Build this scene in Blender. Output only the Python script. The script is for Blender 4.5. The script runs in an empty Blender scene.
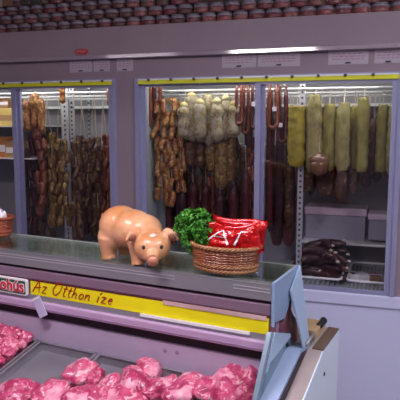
import bpy, bmesh, math, random
from mathutils import Vector, Matrix, noise, Euler
random.seed(7)
SC = bpy.context.scene
COL = SC.collection
PI = math.pi
R = math.radians

# ------------------------------------------------------------------ camera
CAM = Vector((0, -2.8, 1.65)); FPX = 580.0; YAW = R(18); PITCH = math.atan(78 / 580)
FW = Vector((-math.sin(YAW) * math.cos(PITCH), math.cos(YAW) * math.cos(PITCH), -math.sin(PITCH)))
RT = Vector((math.cos(YAW), math.sin(YAW), 0)); UP = RT.cross(FW)
cd = bpy.data.cameras.new('camera'); cam = bpy.data.objects.new('camera', cd); COL.objects.link(cam)
cd.sensor_width = 36; cd.lens = 36 * FPX / 400; cd.clip_start = .02
cam.matrix_world = Matrix((RT, UP, -FW)).transposed().to_4x4(); cam.location = CAM
SC.camera = cam

def proj(p):
    q = Vector(p) - CAM; d = q.dot(FW)
    return 200 + FPX * q.dot(RT) / d, 200 - FPX * q.dot(UP) / d
def ray(x, y): return RT * ((x - 200) / FPX) - UP * ((y - 200) / FPX) + FW
def at(x, y, Y):                       # the point seen there at wall distance Y
    d = ray(x, y); return CAM + d * ((Y - CAM.y) / d.y)
def pxm(x, y, Y):                      # metres per picture unit there
    return (at(x, y, Y) - CAM).dot(FW) / FPX

# ------------------------------------------------------------------ materials
def mat(name, col, rough=.5, metal=0., var=None, vscale=20, bump=0., bscale=60, coat=0., spec=.5,
        third=None, tscale=40, tthr=.6, stretch=None, emit=None, estr=0, sss=0):
    m = bpy.data.materials.new(name); m.use_nodes = True
    nt = m.node_tree; N = nt.nodes; L = nt.links; b = N['Principled BSDF']
    b.inputs['Base Color'].default_value = (*col, 1); b.inputs['Roughness'].default_value = rough
    b.inputs['Metallic'].default_value = metal; b.inputs['Specular IOR Level'].default_value = spec
    if coat: b.inputs['Coat Weight'].default_value = coat; b.inputs['Coat Roughness'].default_value = .12
    if sss:
        b.inputs['Subsurface Weight'].default_value = sss; b.inputs['Subsurface Radius'].default_value = (.01, .004, .003)
    if emit: b.inputs['Emission Color'].default_value = (*emit, 1); b.inputs['Emission Strength'].default_value = estr
    if var or bump or third:
        tc = N.new('ShaderNodeTexCoord'); mp = N.new('ShaderNodeMapping'); L.new(tc.outputs['Object'], mp.inputs[0])
        oi = N.new('ShaderNodeObjectInfo'); sc_ = N.new('ShaderNodeVectorMath'); sc_.operation = 'SCALE'
        L.new(oi.outputs['Location'], sc_.inputs[0]); sc_.inputs['Scale'].default_value = 3.7
        ad = N.new('ShaderNodeVectorMath'); L.new(mp.outputs[0], ad.inputs[0]); L.new(sc_.outputs[0], ad.inputs[1])
        if stretch: mp.inputs['Scale'].default_value = stretch
        src = ad.outputs[0]
        cur = None
        if var:
            n = N.new('ShaderNodeTexNoise'); n.inputs['Scale'].default_value = vscale; n.inputs['Detail'].default_value = 4
            L.new(src, n.inputs['Vector'])
            r = N.new('ShaderNodeValToRGB'); L.new(n.outputs['Fac'], r.inputs[0])
            r.color_ramp.elements[0].position = .35; r.color_ramp.elements[1].position = .65
            r.color_ramp.elements[0].color = (*col, 1); r.color_ramp.elements[1].color = (*var, 1)
            cur = r.outputs[0]
        if third:
            n = N.new('ShaderNodeTexNoise'); n.inputs['Scale'].default_value = tscale; n.inputs['Detail'].default_value = 3
            n.inputs['Distortion'].default_value = 1.2
            L.new(src, n.inputs['Vector'])
            r = N.new('ShaderNodeValToRGB'); L.new(n.outputs['Fac'], r.inputs[0])
            r.color_ramp.elements[0].position = tthr - .06; r.color_ramp.elements[1].position = tthr + .06
            r.color_ramp.elements[0].color = (0, 0, 0, 1); r.color_ramp.elements[1].color = (1, 1, 1, 1)
            mx = N.new('ShaderNodeMix'); mx.data_type = 'RGBA'; L.new(r.outputs[0], mx.inputs[0])
            if cur: L.new(cur, mx.inputs[6])
            else: mx.inputs[6].default_value = (*col, 1)
            mx.inputs[7].default_value = (*third, 1); cur = mx.outputs[2]
        if cur: L.new(cur, b.inputs['Base Color'])
        if bump:
            n = N.new('ShaderNodeTexNoise'); n.inputs['Scale'].default_value = bscale; n.inputs['Detail'].default_value = 3
            L.new(src, n.inputs['Vector']); bp = N.new('ShaderNodeBump'); bp.inputs['Strength'].default_value = bump
            bp.inputs['Distance'].default_value = .01; L.new(n.outputs['Fac'], bp.inputs['Height'])
            L.new(bp.outputs[0], b.inputs['Normal'])
    return m
def glass(name, tint, gl=.05, grough=.03, ior=1.5):
    m = bpy.data.materials.new(name); m.use_nodes = True; nt = m.node_tree; N = nt.nodes; L = nt.links
    N.remove(N['Principled BSDF'])
    t = N.new('ShaderNodeBsdfTransparent'); t.inputs[0].default_value = (*tint, 1)
    g = N.new('ShaderNodeBsdfGlossy'); g.inputs['Roughness'].default_value = grough
    f = N.new('ShaderNodeFresnel'); 
    ge = N.new('ShaderNodeNewGeometry'); mr = N.new('ShaderNodeMapRange'); L.new(ge.outputs['Backfacing'], mr.inputs[0])
    mr.inputs[3].default_value = ior; mr.inputs[4].default_value = 1 / ior; L.new(mr.outputs[0], f.inputs[0])
    a = N.new('ShaderNodeMath'); a.operation = 'ADD'; a.use_clamp = True; a.inputs[1].default_value = gl
    L.new(f.outputs[0], a.inputs[0]); mx = N.new('ShaderNodeMixShader')
    L.new(a.outputs[0], mx.inputs[0]); L.new(t.outputs[0], mx.inputs[1]); L.new(g.outputs[0], mx.inputs[2])
    L.new(mx.outputs[0], N['Material Output'].inputs[0]); return m

M = {}
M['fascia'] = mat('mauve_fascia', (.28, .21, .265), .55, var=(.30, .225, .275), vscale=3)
M['lip'] = mat('fascia_lip', (.34, .27, .33), .07, 0., spec=.6, coat=.6)
M['frame'] = mat('lavender_frame', (.33, .335, .53), .4, .2)
M['base'] = mat('lavender_base', (.64, .66, .90), .5, var=(.66, .68, .92), vscale=2)
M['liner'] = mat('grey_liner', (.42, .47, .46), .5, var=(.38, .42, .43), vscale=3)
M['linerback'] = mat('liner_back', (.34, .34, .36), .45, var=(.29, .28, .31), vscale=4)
M['yellow'] = mat('yellow_rail', (.72, .74, .02), .45)
M['clip'] = mat('dark_clip', (.12, .10, .06), .5)
M['whitemetal'] = mat('white_metal', (.80, .82, .82), .35, .1)
M['chrome'] = mat('chrome', (.75, .76, .78), .2, 1.)
M['perf'] = mat('perforated_rail', (.62, .64, .68), .35, .5)
M['black'] = mat('black', (.02, .02, .025), .45)
M['hole'] = mat('hole', (.05, .05, .06), .7)
M['pane'] = glass('door_glass', (.96, .95, .97), .0, .02)
M['shelfglass'] = glass('shelf_glass', (.86, .90, .88), .03, .06)
M['tube'] = mat('lit_tube', (1, 1, 1), .5, emit=(1, .98, .90), estr=22)
M['tube_dim'] = mat('dim_tube', (1, 1, 1), .5, emit=(1, .85, .95), estr=4)
M['string'] = mat('string', (.55, .48, .38), .8)
M['white'] = mat('white_paper', (.85, .83, .85), .6)
M['card'] = mat('price_card', (.46, .40, .47), .6)
M['pinkink'] = mat('pink_ink', (.40, .16, .30), .6)
M['redsticker'] = mat('red_sticker', (.50, .05, .05), .5)
# sausages
M['darkred'] = mat('dark_red_sausage', (.055, .008, .010), .35, var=(.10, .018, .014), vscale=30, bump=.3, bscale=90)
M['redbrown'] = mat('red_brown_sausage', (.14, .028, .014), .35, var=(.22, .055, .022), vscale=35, bump=.3, bscale=90)
M['orange'] = mat('orange_brown_sausage', (.30, .10, .022), .4, var=(.17, .035, .012), vscale=45, third=(.50, .34, .10), tscale=60, tthr=.56, bump=.4)
M['olive'] = mat('olive_brown_sausage', (.085, .036, .010), .45, var=(.05, .012, .008), vscale=35, third=(.22, .13, .02), tscale=50, tthr=.6, bump=.4)
M['yelbrown'] = mat('yellow_brown_sausage', (.19, .10, .02), .45, var=(.09, .035, .01), vscale=35, third=(.36, .26, .06), tscale=45, tthr=.58, bump=.4)
M['mould'] = mat('white_mould_salami', (.29, .27, .17), .7, var=(.43, .40, .30), vscale=30, third=(.26, .17, .04), tscale=55, tthr=.55, bump=.5)
M['yelcas'] = mat('yellow_casing', (.62, .50, .14), .6, var=(.70, .66, .42), vscale=30, bump=.5)
M['wrap'] = mat('yellow_paper_wrap', (.28, .26, .06), .6, var=(.17, .145, .03), vscale=28, bump=.6, bscale=35, stretch=(1, 1, .5))
M['wrappale'] = mat('pale_paper_wrap', (.33, .305, .11), .6, var=(.20, .175, .045), vscale=30, bump=.6, bscale=35, third=(.16, .12, .05), tscale=22, tthr=.64, stretch=(1, 1, .6))
M['wrapgold'] = mat('gold_wrap', (.36, .29, .02), .45, var=(.24, .19, .02), vscale=22, bump=.4, bscale=30)
M['ham'] = mat('smoked_ham', (.20, .10, .05), .3, var=(.13, .055, .03), vscale=20, bump=.4, coat=.4)
M['bacon'] = mat('smoked_bacon', (.09, .038, .022), .45, var=(.05, .018, .012), vscale=18, bump=.4, third=(.30, .18, .08), tscale=20, tthr=.64)
M['blood'] = mat('blood_sausage', (.025, .012, .018), .3, var=(.07, .02, .02), vscale=25, bump=.2)
M['foam'] = mat('dimmed_white_crate', (.30, .29, .36), .6)  # white foam greyed, the dim fridge light put into its colour
M['foamlid'] = mat('crate_lid', (.74, .60, .70), .6)
M['pkg1'] = mat('orange_carton', (.62, .25, .05), .6, var=(.52, .18, .04), vscale=10)
M['pkg2'] = mat('yellow_carton', (.66, .50, .14), .6)
M['pkg3'] = mat('tan_carton', (.42, .24, .10), .6)
# tins
M['tin_red'] = mat('tin_red', (.23, .06, .07), .45, var=(.13, .035, .05), vscale=60, third=(.35, .22, .22), tscale=50, tthr=.62)
M['tin_pink'] = mat('tin_pink', (.33, .14, .14), .45, var=(.25, .06, .07), vscale=60, third=(.06, .11, .05), tscale=35, tthr=.62)
M['tin_brown'] = mat('tin_brown', (.15, .07, .06), .45, var=(.09, .04, .05), vscale=60, third=(.24, .19, .15), tscale=50, tthr=.63)
M['tin_band'] = mat('tin_band', (.20, .17, .24), .4, var=(.32, .27, .33), vscale=50)
M['tin_lid'] = mat('tin_lid', (.22, .20, .24), .35, .4)
# counter
M['alu'] = mat('aluminium', (.36, .35, .38), .4, .5)
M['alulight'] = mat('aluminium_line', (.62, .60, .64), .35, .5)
M['darkgap'] = mat('dark_gap', (.035, .02, .035), .6)
M['mauveband'] = mat('mauve_band', (.22, .14, .20), .5)
M['maroon'] = mat('maroon_line', (.10, .02, .03), .5)
M['pinkstrip'] = mat('pink_paper', (.70, .50, .46), .6, var=(.52, .33, .33), vscale=8, stretch=(.6, 1, 1))
M['banner'] = mat('yellow_banner', (.90, .82, .005), .45, var=(.84, .74, .005), vscale=6)
M['lav'] = mat('lavender_profile', (.55, .38, .58), .4, .1)
M['lavdark'] = mat('lavender_groove', (.36, .24, .40), .5)
M['backpanel'] = mat('lavender_back_panel', (.50, .41, .57), .4, .0, var=(.45, .36, .51), vscale=5)
M['steel'] = mat('steel_tray', (.31, .30, .34), .32, .45, var=(.25, .24, .28), vscale=6, bump=.05)
M['deck'] = mat('steel_deck', (.30, .28, .36), .35, .6)
M['endblue'] = mat('pale_blue_panel', (.30, .42, .62), .3, .1)
M['endlight'] = mat('light_blue_edge', (.44, .58, .78), .3)
M['endmid'] = mat('mid_blue_frame', (.36, .45, .64), .35)
M['pale'] = mat('pale_side_panel', (.74, .85, .97), .4)
M['sidegrey'] = mat('grey_green_side', (.22, .30, .38), .25, .2)
M['wood'] = mat('dark_wood_top', (.13, .08, .06), .5, var=(.17, .11, .08), vscale=30, stretch=(1, 6, 1))
M['beige'] = mat('beige_ledge', (.42, .35, .34), .45, var=(.38, .31, .30), vscale=10)
M['board'] = mat('light_wood', (.62, .42, .24), .6, var=(.52, .34, .18), vscale=20, stretch=(1, 8, 1))
M['signgreen'] = mat('sign_green', (.02, .10, .05), .4)
M['signred'] = mat('sign_red', (.62, .02, .05), .4)
M['inkred'] = mat('brush_red', (.36, .012, .006), .5)
M['maroonsheet'] = mat('maroon_sheet', (.16, .05, .07), .35, var=(.24, .09, .12), vscale=14, bump=.5, bscale=25)
M['lilacpaper'] = mat('lilac_paper', (.55, .50, .72), .6)
M['undershelf'] = mat('grey_green_liner', (.44, .48, .44), .4, .1, var=(.34, .38, .35), vscale=14)
# meat
M['meat'] = mat('raw_pork', (.46, .025, .11), .28, var=(.66, .10, .23), vscale=1.6, third=(.88, .50, .58), tscale=2.2, tthr=.62, bump=.5, bscale=5, coat=.5, stretch=(1, 1, 1.8))
M['meatpale'] = mat('raw_pork_pale', (.72, .15, .26), .28, var=(.50, .04, .14), vscale=1.5, third=(.88, .48, .57), tscale=2.0, tthr=.58, bump=.45, bscale=5, coat=.5)
M['meatdeep'] = mat('raw_pork_deep', (.34, .012, .07), .28, var=(.56, .06, .18), vscale=1.7, third=(.84, .36, .48), tscale=2.6, tthr=.62, bump=.45, bscale=5, coat=.5)
# pig, baskets
M['pig'] = mat('peach_ceramic', (.62, .26, .10), .3, var=(.80, .43, .24), vscale=14, coat=.35)
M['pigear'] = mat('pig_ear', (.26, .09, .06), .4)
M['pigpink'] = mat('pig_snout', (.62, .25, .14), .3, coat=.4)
M['pighighlight'] = mat('cream_highlight', (.86, .70, .62), .3, coat=.3)  # cream colour standing in for the glossy highlight on the pig
M['wicker'] = mat('wicker', (.22, .055, .02), .3, var=(.32, .11, .045), vscale=30, coat=.7)
M['wickerrim'] = mat('wicker_rim', (.42, .20, .09), .35, var=(.32, .13, .05), vscale=40, coat=.2)
M['terracotta'] = mat('red_wicker', (.32, .07, .03), .4, var=(.24, .05, .025), vscale=30)
M['parsley'] = mat('parsley', (.025, .16, .012), .5, var=(.07, .30, .02), vscale=40)
M['stem'] = mat('parsley_stem', (.14, .34, .05), .5)
M['redfoil'] = mat('red_foil', (.60, .006, .008), .2, .45, coat=.6, bump=.5, bscale=40)
M['foilwhite'] = mat('foil_white_mark', (.85, .80, .82), .3)
# room
M['wallbrown'] = mat('dark_wall', (.16, .10, .09), .8, var=(.14, .09, .08), vscale=3)
M['wallpale'] = mat('pale_wall', (.40, .35, .42), .8)
M['ceil'] = mat('ceiling', (.66, .63, .66), .8)
M['floor'] = mat('floor_tiles', (.34, .31, .33), .4, var=(.30, .27, .29), vscale=5)
M['carton'] = mat('brown_carton', (.24, .13, .07), .7)
M['darkbox'] = mat('dark_carton', (.05, .06, .05), .6)

# ------------------------------------------------------------------ mesh builder
class MB:
    def __init__(s): s.v = []; s.f = []; s.mi = []; s.m = 0
    def add(s, vs, fs):
        o = len(s.v); s.v += [tuple(v) for v in vs]; s.f += [tuple(i + o for i in f) for f in fs]; s.mi += [s.m] * len(fs); return s
    def box(s, x0, x1, y0, y1, z0, z1):
        return s.add([(x, y, z) for z in (z0, z1) for y in (y0, y1) for x in (x0, x1)],
                     [(0, 2, 3, 1), (4, 5, 7, 6), (0, 1, 5, 4), (2, 6, 7, 3), (0, 4, 6, 2), (1, 3, 7, 5)])
    def prism(s, poly, axis, a, b):          # poly in the two other axes, extruded along axis from a to b
        n = len(poly); P = []
        for t in (a, b):
            for p, q in poly:
                c = [p, q]; c.insert(axis, t); P.append(c)
        ar = sum(poly[i][0] * poly[(i + 1) % n][1] - poly[(i + 1) % n][0] * poly[i][1] for i in range(n))
        fs = [tuple(range(n))[::-1], tuple(range(n, 2 * n))] + [(i, (i + 1) % n, n + (i + 1) % n, n + i) for i in range(n)]
        flip = (ar < 0) ^ (axis == 1) ^ (b < a)
        if flip: fs = [f[::-1] for f in fs]
        return s.add(P, fs)
    def tube(s, pts, rad, seg=8, closed=False, flat=1.):
        pts = [Vector(p) for p in pts]; n = len(pts)
        rs = rad if isinstance(rad, (list, tuple)) else [rad] * n
        V = []; F = []; prev = None
        for i, p in enumerate(pts):
            if closed: t = pts[(i + 1) % n] - pts[i - 1]
            else: t = pts[min(i + 1, n - 1)] - pts[max(i - 1, 0)]
            if t.length < 1e-9: t = Vector((0, 0, 1))
            t.normalize()
            if prev is None:
                a = Vector((0, 0, 1)) if abs(t.z) < .9 else Vector((1, 0, 0))
                nn = (a - t * a.dot(t)).normalized()
            else:
                nn = prev - t * prev.dot(t)
                nn = nn.normalized() if nn.length > 1e-6 else t.orthogonal().normalized()
            prev = nn; bb = t.cross(nn)
            for k in range(seg):
                a = 2 * PI * k / seg; V.append(p + nn * (math.cos(a) * rs[i]) + bb * (math.sin(a) * rs[i] * flat))
        for i in range(n if closed else n - 1):
            for k in range(seg):
                a0 = i * seg + k; a1 = i * seg + (k + 1) % seg; j = (i + 1) % n
                F.append((a0, a1, j * seg + (k + 1) % seg, j * seg + k))
        if not closed:
            F.append(tuple(range(seg))[::-1]); F.append(tuple((n - 1) * seg + k for k in range(seg)))
        return s.add(V, F)
    def lathe(s, prof, seg=16, c=(0, 0, 0)):
        V = []; F = []; n = len(prof)
        for r, z in prof:
            for k in range(seg):
                a = 2 * PI * k / seg; V.append((c[0] + r * math.cos(a), c[1] + r * math.sin(a), c[2] + z))
        for i in range(n - 1):
            for k in range(seg): F.append((i * seg + k, i * seg + (k + 1) % seg, (i + 1) * seg + (k + 1) % seg, (i + 1) * seg + k))
        F.append(tuple(range(seg))[::-1]); F.append(tuple((n - 1) * seg + k for k in range(seg)))
        return s.add(V, F)
    def ball(s, c, r, mtx=None, sub=2):
        bm = bmesh.new(); bmesh.ops.create_icosphere(bm, subdivisions=sub, radius=1)
        r = r if isinstance(r, (tuple, list)) else (r, r, r); V = []
        for v in bm.verts:
            p = Vector((v.co.x * r[0], v.co.y * r[1], v.co.z * r[2]))
            if mtx: p = mtx @ p
            V.append(p + Vector(c))
        s.add(V, [tuple(v.index for v in f.verts) for f in bm.faces]); bm.free(); return s
    def mesh(s, name, mats, smooth=False):
        me = bpy.data.meshes.new(name); me.from_pydata(s.v, [], s.f)
        for m in (mats if isinstance(mats, (list, tuple)) else [mats]): me.materials.append(M[m] if isinstance(m, str) else m)
        me.polygons.foreach_set('material_index', s.mi)
        if smooth: me.polygons.foreach_set('use_smooth', [True] * len(me.polygons))
        me.update(); return me
    def build(s, name, mats, parent=None, smooth=False, loc=None, bevel=0):
        me = s.mesh(name, mats, smooth)
        if bevel:
            bm = bmesh.new(); bm.from_mesh(me)
            bmesh.ops.bevel(bm, geom=[e for e in bm.edges if e.is_manifold and e.calc_face_angle(0) > .5], offset=bevel, segments=2, affect='EDGES', profile=.5)
            bm.to_mesh(me); bm.free()
        o = bpy.data.objects.new(name, me); COL.objects.link(o)
        if parent: o.parent = parent
        if loc is not None: o.location = loc
        return o
def tag(o, label=None, cat=None, group=None, kind=None):
    if label: o['label'] = label
    if cat: o['category'] = cat
    if group: o['group'] = group
    if kind: o['kind'] = kind
    return o
def thing(name, label, cat, loc=(0, 0, 0), rotz=0, group=None, rot=None):
    o = bpy.data.objects.new(name, None); COL.objects.link(o); o.location = loc
    o.rotation_euler = rot if rot else (0, 0, rotz); o.empty_display_size = .05
    return tag(o, label, cat, group)
def dup(root, loc, rot=None, scale=None, label=None, group=None):
    r = root.copy(); COL.objects.link(r); r.location = loc
    if rot is not None: r.rotation_euler = rot
    if scale is not None: r.scale = scale
    if label: r['label'] = label
    if group: r['group'] = group
    for ch in list(root.children):
        c = ch.copy(); COL.objects.link(c); c.parent = r
        for g in ch.children:
            d = g.copy(); COL.objects.link(d); d.parent = c
    return r
ORD = 'first second third fourth fifth sixth seventh eighth ninth tenth eleventh twelfth thirteenth fourteenth fifteenth sixteenth seventeenth eighteenth nineteenth twentieth'.split()
ORD += ['twenty-' + w for w in ORD[:9]] + ['thirtieth'] + ['thirty-' + w for w in ORD[:9]]
def struct(o, ): return tag(o, kind='structure')

# ------------------------------------------------------------------ the room
struct(MB().box(-4.2, 2.2, -5.5, .8, -.05, 0).build('floor', 'floor'))
struct(MB().box(-4.2, 2.2, -5.5, .8, 3.0, 3.05).build('ceiling', 'ceil'))
struct(MB().box(-4.2, 2.2, .7, .8, 0, 3.0).build('wall_back', 'wallbrown'))
struct(MB().box(-4.3, -4.2, -5.5, .8, 0, 3.0).build('wall_left', 'wallpale'))
struct(MB().box(2.2, 2.3, -5.5, .8, 0, 3.0).build('wall_right', 'wallpale'))
struct(MB().box(-4.2, 2.2, -5.6, -5.5, 0, 3.0).build('wall_front', 'wallpale'))

# ------------------------------------------------------------------ wall fridges
ZT = 2.135; ZO = 1.86; ZB = .835
def fridge(x0, x1, ox0, ox1, label):
    t = thing('display_fridge', label, 'fridge', ((x0 + x1) / 2, 0, 0), 0, 'wall display fridges')
    cx = (x0 + x1) / 2; a = x0 - cx; b = x1 - cx; oa = ox0 - cx; ob = ox1 - cx; mid = (oa + ob) / 2
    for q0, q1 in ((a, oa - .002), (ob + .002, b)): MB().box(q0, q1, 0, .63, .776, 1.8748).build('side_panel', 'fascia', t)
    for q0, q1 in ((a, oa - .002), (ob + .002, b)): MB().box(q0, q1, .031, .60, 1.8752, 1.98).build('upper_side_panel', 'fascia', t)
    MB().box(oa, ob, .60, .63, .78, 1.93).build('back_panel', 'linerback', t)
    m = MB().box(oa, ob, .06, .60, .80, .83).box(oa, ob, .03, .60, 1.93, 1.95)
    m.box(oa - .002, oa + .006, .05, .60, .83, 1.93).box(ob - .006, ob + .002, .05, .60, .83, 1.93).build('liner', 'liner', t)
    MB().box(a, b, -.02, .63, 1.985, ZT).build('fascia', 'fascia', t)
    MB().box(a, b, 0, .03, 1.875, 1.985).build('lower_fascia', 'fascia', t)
    m = MB(); n = 8                                          # rounded trim under the fascia
    tl = math.tan(R(2.4)) * .0085
    m.prism([(-.034 - tl, 1.9765), (-.034 + tl, 1.9935), (-.028, 1.997), (-.019, 1.997), (-.019, 1.973), (-.028, 1.973)], 0, a, b).build('trim_lip', 'lip', t)
    MB().box(a, b, -.012, .06, .775, .835).build('sill', 'base', t, bevel=.006)
    MB().box(a, b, .0, .63, 0.0, .776).build('base_panel', 'base', t)
    m = MB().box(oa - .022, oa, -.012, .05, ZB, 1.875).box(ob, ob + .022, -.012, .05, ZB, 1.875).box(oa, ob, -.004, .05, ZO, 1.875)
    m.build('door_frame', 'frame', t)
    # price rail with clips
    rail = MB().box(oa, ob, -.016, -.004, 1.842, 1.861).build('price_rail', 'yellow', t)
    MB().box(oa, ob, -.018, -.004, 1.861, 1.868).build('rail_edge', 'whitemetal', rail)
    k = oa + .06
    while k < ob:
        MB().lathe([(.008, 0), (.008, .003), (.005, .005)], 12).build('clip', 'clip', rail, loc=(k, -.0185, 1.8625)).rotation_euler = (PI / 2, 0, 0)
        k += .122
    # two sliding doors
    for i, (da, db, y) in enumerate(((oa, mid + .022, .016), (mid - .022, ob, -.004))):
        d = MB()
        for q0, q1 in ((da, da + .026), (db - .026, db)): d.box(q0, q1, y, y + .018, ZB + .001, ZO - .018)
        d.box(da + .026, db - .026, y, y + .018, ZB + .001, ZB + .02).box(da + .026, db - .026, y, y + .018, ZO - .03, ZO - .018)
        fr = d.build('sliding_door', 'frame', t)
        MB().box(da + .024, db - .024, y + .007, y + .011, ZB + .018, ZO - .028).build('pane', 'pane', fr)
    # inside: lamp, rails, shelves, uprights
    MB().tube([(oa + .05, .075, 1.905), (ob - .05, .075, 1.905)], .012, 10).build('lamp_tube', 'tube', t, True)
    for y, z in ((.16, 1.815), (.30, 1.80), (.44, 1.79)):
        MB().tube([(oa + .004, y, z), (ob - .004, y, z)], .006, 8).build('hanging_rail', 'whitemetal', t, True)
    MB().box(oa + .006, ob - .006, .50, .60, 1.735, 1.75).build('top_shelf', 'whitemetal', t)
    for z in (1.525, 1.435):
        m = MB().tube([(oa + .006, .49, z), (ob - .006, .49, z)], .007, 8)
        q = oa + .03
        while q < ob - .02:
            m.tube([(q, .49, z), (q, .599, z)], .0025, 5); q += .04
        m.build('wire_shelf', 'whitemetal', t, True)
    return t, cx, oa, ob, mid
F2 = fridge(-1.315, .45, -1.24, .03, 'wall display fridge on the right, full of yellow-wrapped salami')
F1 = fridge(-2.735, -1.315, -2.60, -1.39, 'wall display fridge on the left, half cut off by the frame')
def upright(fr, px, y0, y1, Y, w=.028):
    p0 = at(px, y0, Y); p1 = at(px, y1, Y); t = fr[0]; x = p0.x - fr[1]
    m = MB().box(x - w / 2, x + w / 2, Y, Y + .012, p1.z, p0.z); m.m = 1
    z = p0.z - .02; 
    while z > p1.z + .01:
        m.box(x - .005, x + .005, Y - .001, Y + .002, z - .006, z + .006); z -= .028
    m.build('shelf_upright', ['perf', 'hole'], t)
def upz(fr, px, py, Y, z0, z1, w=.028, up='perf'):
    p0 = at(px, py, Y); t = fr[0]; x = p0.x - fr[1]
    m = MB().box(x - w / 2, x + w / 2, Y, Y + .012, z0, z1); m.m = 1
    z = z1 - .02
    while z > z0 + .01:
        m.box(x - .005, x + .005, Y - .001, Y + .002, z - .006, z + .006); z -= .028
    m.build('shelf_upright', ['perf', 'hole'], t)
upz(F2, 299.5, 220, .16, .83, 1.93)
upz(F1, 65, 125, .34, .83, 1.93, .05)
upz(F1, 72, 125, .50, .83, 1.93, .03)
upz(F1, 91, 200, .58, .83, 1.93, .012)

# ------------------------------------------------------------------ hanging goods
def sausage_mesh(h, r, name, m, pinch=.35, lump=.08, seg=10, seed=0, bend=0):
    b = MB(); n = 12; pts = []; rs = []
    for i in range(n + 1):
        t = i / n; e = min(t, 1 - t) * h
        k = math.sqrt(max(0, 1 - (1 - min(1, e / (r * 1.1))) ** 2)); k = pinch * .4 + (1 - pinch * .4) * k
        wob = noise.noise((t * 4, seed * 3.1, 0)) ; 
        pts.append((bend * math.sin(t * PI) + wob * r * .15, noise.noise((t * 4, seed * 1.7, 9)) * r * .15, -t * h)); rs.append(r * k * (1 + lump * noise.noise((t * 6, seed, 5))))
    b.tube(pts, rs, seg); return b.mesh(name, m, True)
def hook(Y, z):
    y, zr = min(((.16, 1.815), (.30, 1.80), (.44, 1.79)), key=lambda q: abs(q[0] - Y)); return y - Y, max(.012, zr - z)
HANG = {}
def hang(name, cat, group, x, y0, y1, w, Y, m, desc, railz=1.815, tagc=False, knot=None, pinch=.35, lump=.1, bend=0):
    top = at(x, y0, Y); bot = at(x, y1, Y); s = pxm(x, y0, Y); r = w * s / 2
    h = top.z - bot.z
    t = thing(name, desc, cat, (top.x, Y, top.z), 0, group)
    me = sausage_mesh(h, r, 'casing', m, pinch, lump, 10, x * .37 + y0, bend * s)
    o = bpy.data.objects.new('casing', me); COL.objects.link(o); o.parent = t
    MB().tube([(0, 0, -.004), (.002, *hook(Y, top.z))], .002, 5).build('string', 'string', t)
    if knot: MB().lathe([(r * .15, -.02), (r * .7, -.012), (r * .55, .004), (r * .2, .012)], 10).build('knotted_end', knot, t, True)
    if tagc:
        q = MB().box(-.009, .009, -r - .006, -r - .003, -h * .30 - .012, -h * .30 + .012); q.build('paper_tag', 'white', t)
    HANG.setdefault((group), []).append((x, y0, t)); return t
def loop(name, cat, group, x, y0, y1, w, thick, Y, m, desc, tagz=None, railz=1.815):
    top = at(x, y0, Y); bot = at(x, y1, Y); s = pxm(x, y0, Y); r = thick * s / 2; h = top.z - bot.z; hw = w * s / 2
    t = thing(name, desc, cat, (top.x, Y, top.z), 0, group)
    pts = [(-hw * .7, 0, 0)]
    for i in range(1, 5): pts.append((-hw * (.7 + .3 * i / 4), 0, -(h - hw) * i / 4))
    for i in range(1, 8):
        a = PI + PI * i / 8; pts.append((hw * math.cos(a), 0, -(h - hw) + hw * math.sin(a)))
    for i in range(4, -1, -1): pts.append((hw * (.7 + .3 * i / 4), .006, -(h - hw) * i / 4))
    rs = [r * .5] + [r * (1 + .08 * noise.noise((i, x, 0))) for i in range(len(pts) - 2)] + [r * .5]
    MB().tube(pts, rs, 8).build('casing', m, t, True)
    MB().tube([(-hw * .7, 0, 0), (0, *hook(Y, top.z)), (hw * .7, .006, 0)], .002, 5).build('string', 'string', t)
    if tagz is not None:
        p = at(tagz[0], tagz[1], Y)
        MB().box(p.x - top.x - .010, p.x - top.x + .010, -r - .006, -r - .002, p.z - top.z - .011, p.z - top.z + .011).build('paper_tag', 'white', t)
    return t
LINKS = {}
def chain(name, cat, group, x, y0, y1, w, Y, m, desc, n=7, railz=1.815, seed=1):
    rnd = random.Random(seed); top = at(x, y0, Y); bot = at(x, y1, Y); s = pxm(x, y0, Y); r = w * s / 2; h = top.z - bot.z
    t = thing(name, desc, cat, (top.x, Y, top.z), 0, group)
    MB().tube([(0, .004, -h + .01), (0, .004, 0), (0, *hook(Y, top.z))], .0022, 5).build('string', 'string', t)
    lh = h / n
    for i in range(n):
        for sd in (-1, 1):
            me = sausage_mesh(lh * 1.25, r * rnd.uniform(.42, .52), 'link', m, .5, .1, 8, rnd.random() * 50, rnd.uniform(-.3, .3) * r)
            o = bpy.data.objects.new('link', me); COL.objects.link(o); o.parent = t
            o.location = (sd * r * .42, rnd.uniform(-.4, .3) * r, -i * lh + .008); o.rotation_euler = (rnd.uniform(-.2, .2), sd * rnd.uniform(-.1, .45), rnd.random() * 6)
    return t

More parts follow.
